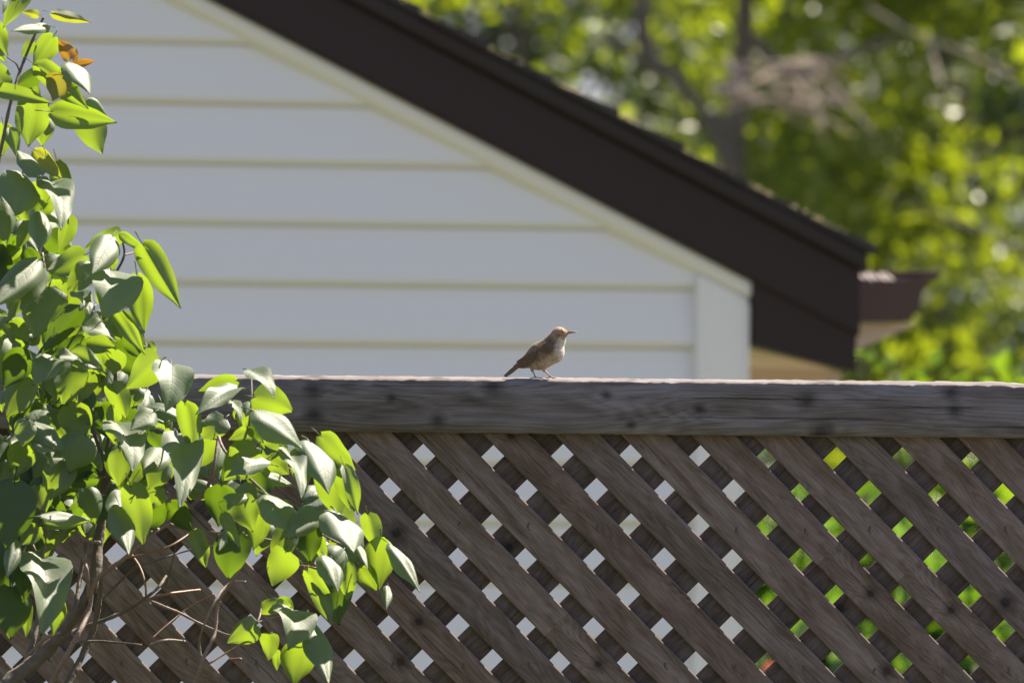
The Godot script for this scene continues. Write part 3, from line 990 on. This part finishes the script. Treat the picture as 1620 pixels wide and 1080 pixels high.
	leaf("D", 22, 762, 10, 870, 70, 0.57, "old"); leaf("T", 124, 800, 98, 838, 22, 0.46, "old")
	leaf("S", 62, 884, 66, 1007, 70, 0.58); leaf("D", 15, 928, 16, 1012, 62, 0.54, "old"); leaf("T", 42, 954, 40, 1010, 18, 0.52); leaf("T", 92, 940, 82, 1008, 30, 0.54)
	leaf("S", 26, 856, 10, 916, 11, 0.57); leaf("D", 30, 880, 38, 956, 34, 0.53, "old"); leaf("D", -4, 850, 4, 950, 46, 0.51, "old")
	# the right-hand boughs
	leaf("T", 374, 602, 312, 619, 28, 0.48); leaf("S", 374, 614, 309, 657, 30, 0.53); leaf("S", 366, 634, 380, 669, 16, 0.51)
	leaf("S", 396, 586, 433, 631, 30, 0.55); leaf("T", 402, 628, 464, 652, 46, 0.49); leaf("S", 404, 650, 479, 711, 38, 0.55)
	leaf("D", 402, 664, 430, 698, 34, 0.47, "old"); leaf("T", 420, 682, 456, 710, 30, 0.46); leaf("T", 507, 689, 564, 747, 34, 0.51)
	leaf("S", 490, 700, 520, 782, 54, 0.55); leaf("S", 452, 712, 477, 790, 30, 0.57); leaf("D", 470, 712, 484, 780, 32, 0.54)
	leaf("T", 514, 745, 538, 822, 46, 0.48); leaf("T", 534, 740, 556, 810, 24, 0.52); leaf("D", 545, 738, 566, 815, 18, 0.53)
	leaf("T", 404, 708, 352, 762, 54, 0.50); leaf("T", 400, 682, 360, 696, 24, 0.47); leaf("S", 426, 734, 356, 756, 30, 0.55)
	leaf("S", 416, 747, 468, 771, 14, 0.54); leaf("T", 428, 728, 458, 750, 28, 0.46)
	leaf("S", 424, 784, 470, 852, 46, 0.55); leaf("S", 502, 806, 452, 852, 38, 0.56); leaf("S", 358, 790, 400, 784, 20, 0.53)
	leaf("D", 376, 786, 400, 842, 42, 0.52); leaf("T", 350, 768, 345, 834, 46, 0.46, "old"); leaf("T", 353, 812, 381, 870, 12, 0.54)
	leaf("T", 306, 840, 326, 900, 32, 0.49); leaf("D", 372, 844, 362, 917, 54, 0.50, "old"); leaf("S", 356, 842, 346, 872, 14, 0.52)
	leaf("S", 532, 811, 560, 874, 60, 0.57); leaf("T", 582, 814, 594, 874, 34, 0.50); leaf("T", 602, 850, 600, 934, 44, 0.49)
	leaf("S", 618, 863, 665, 938, 24, 0.54); leaf("D", 480, 828, 490, 890, 46, 0.53, "old"); leaf("S", 515, 880, 535, 937, 36, 0.56)
	leaf("D", 548, 890, 548, 952, 30, 0.53); leaf("T", 452, 873, 430, 928, 42, 0.49); leaf("T", 486, 904, 527, 992, 26, 0.52)
	leaf("D", 526, 898, 536, 990, 54, 0.50, "old"); leaf("S", 566, 862, 582, 900, 14, 0.54); leaf("T", 572, 898, 596, 936, 30, 0.48); leaf("S", 614, 928, 611, 964, 14, 0.52)
	leaf("T", 414, 964, 462, 956, 22, 0.49); leaf("T", 440, 948, 465, 974, 18, 0.48); leaf("S", 462, 966, 456, 1028, 62, 0.55)
	leaf("T", 405, 988, 358, 1018, 38, 0.49); leaf("T", 425, 1002, 424, 1046, 28, 0.48); leaf("T", 476, 1013, 464, 1088, 50, 0.50)
	leaf("S", 494, 985, 521, 1082, 30, 0.56); leaf("T", 436, 1028, 438, 1062, 14, 0.46)
	# leaves deeper inside, where the shrub is dense
	var dense := [PackedVector2Array([Vector2(-20, 290), Vector2(60, 300), Vector2(110, 420), Vector2(200, 480), Vector2(230, 600), Vector2(310, 700), Vector2(300, 800), Vector2(180, 830), Vector2(60, 850), Vector2(-20, 870)]),
		PackedVector2Array([Vector2(310, 640), Vector2(400, 640), Vector2(520, 760), Vector2(590, 860), Vector2(560, 900), Vector2(440, 860), Vector2(330, 800)])]
	var kinds := ["T", "T", "D", "D", "S"]
	# the hidden ones beyond the first three hundred are one part
	var inner := MultiMesh.new()
	inner.transform_format = MultiMesh.TRANSFORM_3D
	inner.mesh = leaf_meshes[3]
	inner.instance_count = 190
	var extra := 0
	while extra < 190:
		var poly: PackedVector2Array = dense[0 if rng.randf() < 0.72 else 1]
		var p := Vector2(rng.randf_range(-20, 600), rng.randf_range(280, 900))
		if not Geometry2D.is_point_in_polygon(p, poly): continue
		var a := rng.randf_range(0.6, 2.6)
		var s := rng.randf_range(40, 72)
		if leaf_count < 296:
			leaf(kinds[rng.randi_range(0, 4)], p.x, p.y, p.x + cos(a) * s, p.y + sin(a) * s, s * rng.randf_range(0.55, 0.8), rng.randf_range(0.30, 0.46), "old" if rng.randf() < 0.4 else "leaf")
			continue
		var n := Vector3(rng.randfn(0, 0.5), rng.randf_range(-0.3, 1.0), rng.randf_range(0.3, 1.0)).normalized()
		var d := Vector3(cos(a), -sin(a), rng.randf_range(-0.4, 0.4))
		d = (d - n * d.dot(n)).normalized()
		var long := s * 0.00072
		inner.set_instance_transform(extra, Transform3D(Basis(d.cross(n) * long, d * long, n * long), survey(p.x, p.y - 12, rng.randf_range(0.12, 0.32))))
		extra += 1
	var mi := MultiMeshInstance3D.new()
	mi.multimesh = inner
	mi.material_override = M.leaf
	mi.name = "inner_leaves"
	mi.set_meta("kind", "stuff")
	shrub.add_child(mi)

# ---------------------------------------------------------------- wren
func surface_nets(f: Callable, lo: Vector3, hi: Vector3, cell: float, paint: Callable) -> ArrayMesh:
	var n := Vector3i(((hi - lo) / cell).ceil()) + Vector3i.ONE
	var val := PackedFloat32Array()
	val.resize(n.x * n.y * n.z)
	for k in n.z:
		for j in n.y:
			for i in n.x:
				val[i + n.x * (j + n.y * k)] = f.call(lo + Vector3(i, j, k) * cell)
	var id := {}
	var pts := []
	for k in n.z - 1:
		for j in n.y - 1:
			for i in n.x - 1:
				var sum := Vector3.ZERO
				var hits := 0
				var v := []
				for c in 8:
					v.append(val[i + (c & 1) + n.x * (j + (c >> 1 & 1) + n.y * (k + (c >> 2)))])
				for e in [[0, 1], [2, 3], [4, 5], [6, 7], [0, 2], [1, 3], [4, 6], [5, 7], [0, 4], [1, 5], [2, 6], [3, 7]]:
					var a: float = v[e[0]]
					var b: float = v[e[1]]
					if (a < 0) != (b < 0):
						var t := a / (a - b)
						var pa := Vector3(e[0] & 1, e[0] >> 1 & 1, e[0] >> 2)
						var pb := Vector3(e[1] & 1, e[1] >> 1 & 1, e[1] >> 2)
						sum += pa.lerp(pb, t)
						hits += 1
				if hits:
					id[Vector3i(i, j, k)] = pts.size()
					pts.append(lo + (Vector3(i, j, k) + sum / hits) * cell)
	var st := begin(false)
	for p in pts:
		st.set_color(paint.call(p))
		var e := cell * 0.5
		var nrm := Vector3(f.call(p + Vector3(e, 0, 0)) - f.call(p - Vector3(e, 0, 0)), f.call(p + Vector3(0, e, 0)) - f.call(p - Vector3(0, e, 0)), f.call(p + Vector3(0, 0, e)) - f.call(p - Vector3(0, 0, e))).normalized()
		st.set_normal(nrm)
		st.add_vertex(p)
	var ax := [Vector3i(1, 0, 0), Vector3i(0, 1, 0), Vector3i(0, 0, 1)]
	for key in id:
		for d in 3:
			var q: Vector3i = key
			var a := val[q.x + n.x * (q.y + n.y * q.z)]
			var r: Vector3i = q + ax[d]
			if r.x >= n.x or r.y >= n.y or r.z >= n.z: continue
			var b := val[r.x + n.x * (r.y + n.y * r.z)]
			if (a < 0) == (b < 0): continue
			var u: Vector3i = ax[(d + 1) % 3]
			var w: Vector3i = ax[(d + 2) % 3]
			var c := [q - u - w, q - w, q, q - u]
			var ok := true
			for x in c: ok = ok and id.has(x)
			if not ok: continue
			var o: Array = c if a < 0 else [c[3], c[2], c[1], c[0]]
			for t in [0, 2, 1, 0, 3, 2]: st.add_index(id[o[t]])
	return st.commit()

func cone(p: Vector3, a: Vector3, b: Vector3, ra: float, rb: float) -> float:
	var d := b - a
	var t := clampf((p - a).dot(d) / d.length_squared(), 0, 1)
	return (p - a - d * t).length() - lerpf(ra, rb, t)

func smin(a: float, b: float, k: float) -> float:
	var h := maxf(k - absf(a - b), 0.0) / k
	return minf(a, b) - h * h * k * 0.25

# bird's own place from the photograph's pixels, feet at pixel (850, 600)
func bp(x: float, y: float, z := 0.0) -> Vector3:
	return Vector3((x - 850) * 0.00072, (600 - y) * 0.00072, z)

func wren() -> void:
	var at := survey(850, 600, -0.004)
	at.y = 1.7573
	var w := thing("wren", "small brown wren perched on the top rail, bill pointing right", "bird", at)
	var k := 0.00072
	var body := func(p: Vector3) -> float:
		var q := Vector3(p.x, p.y, p.z * 1.12)
		var d := cone(q, bp(828, 574), bp(852, 565), 8.5 * k, 19 * k)
		d = smin(d, cone(q, bp(853, 566), bp(874, 558), 19 * k, 17.5 * k), 0.006)
		d = smin(d, cone(q, bp(856, 556), bp(878, 536), 15 * k, 11.5 * k), 0.006)
		d = smin(d, cone(q, bp(875, 555), bp(881, 540), 16 * k, 12 * k), 0.005)
		d = smin(d, cone(q, bp(881, 537), bp(884, 528.5), 12 * k, 11.8 * k), 0.004)
		d = smin(d, cone(q, bp(888, 527), bp(897, 526.5), 6.5 * k, 2.2 * k), 0.004)
		d = smin(d, cone(q, bp(829, 575), bp(815, 580), 6.5 * k, 3.4 * k), 0.004)
		d = smin(d, cone(q, bp(842, 576, 0.007), bp(842, 587, 0.008), 6 * k, 2.4 * k), 0.003)
		d = smin(d, cone(q, bp(858, 578, -0.007), bp(861, 587, -0.008), 6 * k, 2.4 * k), 0.003)
		return d + 0.00022 * sin(p.x * 2100.0) * sin(p.y * 1900.0 + p.x * 700.0) * sin(p.z * 2000.0)
	var tuft := noise(70, 260.0, 3)
	var paint := func(p: Vector3) -> Color:
		var s := tuft.get_noise_3dv(p)
		var back := Vector3(0.17, 0.115, 0.070)
		var belly := Vector3(0.37, 0.28, 0.19)
		var throat := Vector3(0.58, 0.52, 0.45)
		var crown := Vector3(0.30, 0.19, 0.105)
		# how far below the line from bill to tail
		var px := p.x / k + 850
		var py := 600 - p.y / k
		var line := 588.0 - (px - 820.0) * 0.5 if px < 868.0 else 564.0 - (px - 868.0) * 1.35
		var t := smoothstep(-7, 9, py - line + s * 6)
		var c := back.lerp(belly, t)
		c = c.lerp(throat, smoothstep(874, 890, px + s * 4) * smoothstep(526, 537, py + s * 3) * smoothstep(580, 556, py))
		if py < 545:
			var top := smoothstep(540, 529, py + s * 3 - (px - 880) * 0.12)
			c = c.lerp(crown, top)
			# pale brow above a dark eye and cheek streak, part plumage, part painted shade
			var brow := smoothstep(2.4, 0.6, absf(py - 519.5 - (888 - px) * 0.10)) * smoothstep(868, 882, px)
			c = c.lerp(throat * 0.8, brow * 0.6 * smoothstep(0.002, 0.005, absf(p.z)))
			var cheek := smoothstep(6.5, 2.5, Vector2(px - 882, (py - 531) * 1.3).length() + s * 2)
			c = c.lerp(Vector3(0.14, 0.095, 0.06), cheek * 0.75)
		c = c.lerp(Vector3(0.10, 0.07, 0.048), 0.7 * smoothstep(9.0, 3.0, Vector2(px - 869, (py - 541) * 0.9).length() + s * 2))  # shaded side of the neck painted in with the plumage
		c *= 1.0 + s * 0.35
		return Color(c.x, c.y, c.z)
	var feather := mat(Color.WHITE, 0.85, 0.25)
	feather.vertex_color_use_as_albedo = true
	feather.rim_enabled = true
	feather.rim = 0.35
	feather.rim_tint = 0.6
	part("body", surface_nets(body, Vector3(-0.034, 0.004, -0.020), Vector3(0.040, 0.064, 0.020), 0.0011, paint), feather, w)
	# wings folded along the back, each with its own flight feathers
	for s in [1, -1]:
		var wing_f := func(p: Vector3) -> float:
			var a := bp(866, 551, s * 0.0105)
			var b := bp(831, 573, s * 0.0090)
			var q := p
			q.z = s * 0.009 + (p.z - s * 0.009) * 2.3
			return cone(q, Vector3(a.x, a.y, s * 0.0120), Vector3(b.x, b.y, s * 0.0090), 10.5 * k, 5.0 * k)
		var wing_p := func(p: Vector3) -> Color:
			var along := (bp(866, 551) - p).dot((bp(866, 551) - bp(832, 573)).normalized())
			var bar := 0.9 + 0.16 * sin(along * 2600.0 + tuft.get_noise_3dv(p) * 3.0) + tuft.get_noise_3dv(p) * 0.3
			return Color(0.135 * bar, 0.092 * bar, 0.058 * bar)
		var wing := part("wing", surface_nets(wing_f, Vector3(-0.022, 0.010, minf(s * 0.001, s * 0.022)), Vector3(0.024, 0.048, maxf(s * 0.001, s * 0.022)), 0.0012, wing_p), feather, w)
		for i in 5:
			var st := begin()
			var a := bp(850 - i * 1.2, 556 + i * 3.1, s * (0.0136 - 0.0003 * i))
			var b := bp(817 + i * 2.0, 573 + i * 2.2, s * 0.0074)
			feather_strip(st, a, b, 2.6 * k, 0.0006, 10, Color(0.165, 0.112, 0.068), Color(0.080, 0.054, 0.036))
			obj("flight_feather", st, feather, wing)
	# tail: narrow barred feathers fanned a little
	for i in 5:
		var st := begin()
		var o := (i - 2)
		feather_strip(st, bp(822, 577 + o * 0.6, o * 0.0011), bp(797 + absi(o) * 1.5, 596 + o * 0.9 - absi(o) * 0.6, o * 0.0017), 2.4 * k, 0.0006, 11, Color(0.26, 0.165, 0.09), Color(0.11, 0.07, 0.04))
		obj("tail_feather", st, feather, w)
	# bill, slightly downcurved
	var horn := mat(lin(0.30, 0.24, 0.21), 0.45, 0.5)
	var st := begin(false)
	tube(st, [bp(895, 525.2), bp(902, 524.2), bp(908, 524.0), bp(913.5, 525.4)], [2.0 * k, 1.35 * k, 0.9 * k, 0.3 * k], 8)
	obj("upper_bill", st, horn, w)
	st = begin(false)
	tube(st, [bp(895, 527.4), bp(902, 526.6), bp(907, 526.0), bp(911.5, 526.2)], [1.6 * k, 1.0 * k, 0.65 * k, 0.25 * k], 8)
	obj("lower_bill", st, horn, w)
	for s in [1, -1]:
		var ball := SphereMesh.new()
		ball.radius = 0.00135
		ball.height = 0.0027
		ball.radial_segments = 16
		ball.rings = 8
		var e := part("eye", ball, mat(lin(0.008, 0.006, 0.005), 0.12, 0.6), w)
		e.position = bp(890.5, 524.0, s * 0.0059)
	# legs: shank, then three toes forward and one back on the wood
	var leg_m := mat(lin(0.36, 0.24, 0.20), 0.6, 0.4)
	for l in [[841.5, 585, 847.5, 597.5, 0.0085, 853], [861, 586.5, 871, 595.5, -0.0085, 876]]:
		st = begin(false)
		var hip := bp(l[0], l[1], l[4])
		var ankle := bp(l[2], l[3], l[4])
		tube(st, [hip, hip.lerp(ankle, 0.5), ankle], [1.5 * k, 1.1 * k, 1.2 * k], 7)
		var o := obj("leg", st, leg_m, w)
		for i in 4:
			st = begin(false)
			var a: float = [0.5, 0.0, -0.5, PI][i]
			var d := Vector3(cos(a), 0, sin(a)) * (0.0095 if i < 3 else 0.0075)
			var foot := Vector3(ankle.x, 0.0009, ankle.z)
			tube(st, [ankle, foot + d * 0.35 + Vector3(0, 0.0009, 0), foot + d * 0.7 + Vector3(0, 0.0003, 0), foot + d * 1.05 - Vector3(0, 0.0005, 0)], [1.0 * k, 0.95 * k, 0.8 * k, 0.3 * k], 6)
			obj("toe", st, leg_m, o)

# a long thin feather from a to b with dark bars across it
func feather_strip(st: SurfaceTool, a: Vector3, b: Vector3, half: float, thick: float, bars: int, light: Color, dark: Color) -> void:
	var d := (b - a).normalized()
	var side := d.cross(Vector3(0, 0, 1)).normalized()
	var z := side.cross(d).normalized() * thick
	var n := bars * 2
	for i in n:
		st.set_color(light if i % 2 else dark)
		var f := float(i) / n
		var g := (i + 1.0) / n
		var ha := half * sqrt(clampf(1.25 * (1.0 - f * f) + 0.1, 0, 1)) * (0.7 + 0.3 * smoothstep(0, 0.2, f))
		var hb := half * sqrt(clampf(1.25 * (1.0 - g * g) + 0.1, 0, 1)) * (0.7 + 0.3 * smoothstep(0, 0.2, g))
		var p := a.lerp(b, f)
		var q := a.lerp(b, g)
		quad(st, p - side * ha + z, p + side * ha + z, q + side * hb + z, q - side * hb + z)
		quad(st, p + side * ha - z, p - side * ha - z, q - side * hb - z, q + side * hb - z)
		quad(st, p + side * ha + z, p + side * ha - z, q + side * hb - z, q + side * hb + z)
		quad(st, p - side * ha - z, p - side * ha + z, q - side * hb + z, q - side * hb - z)
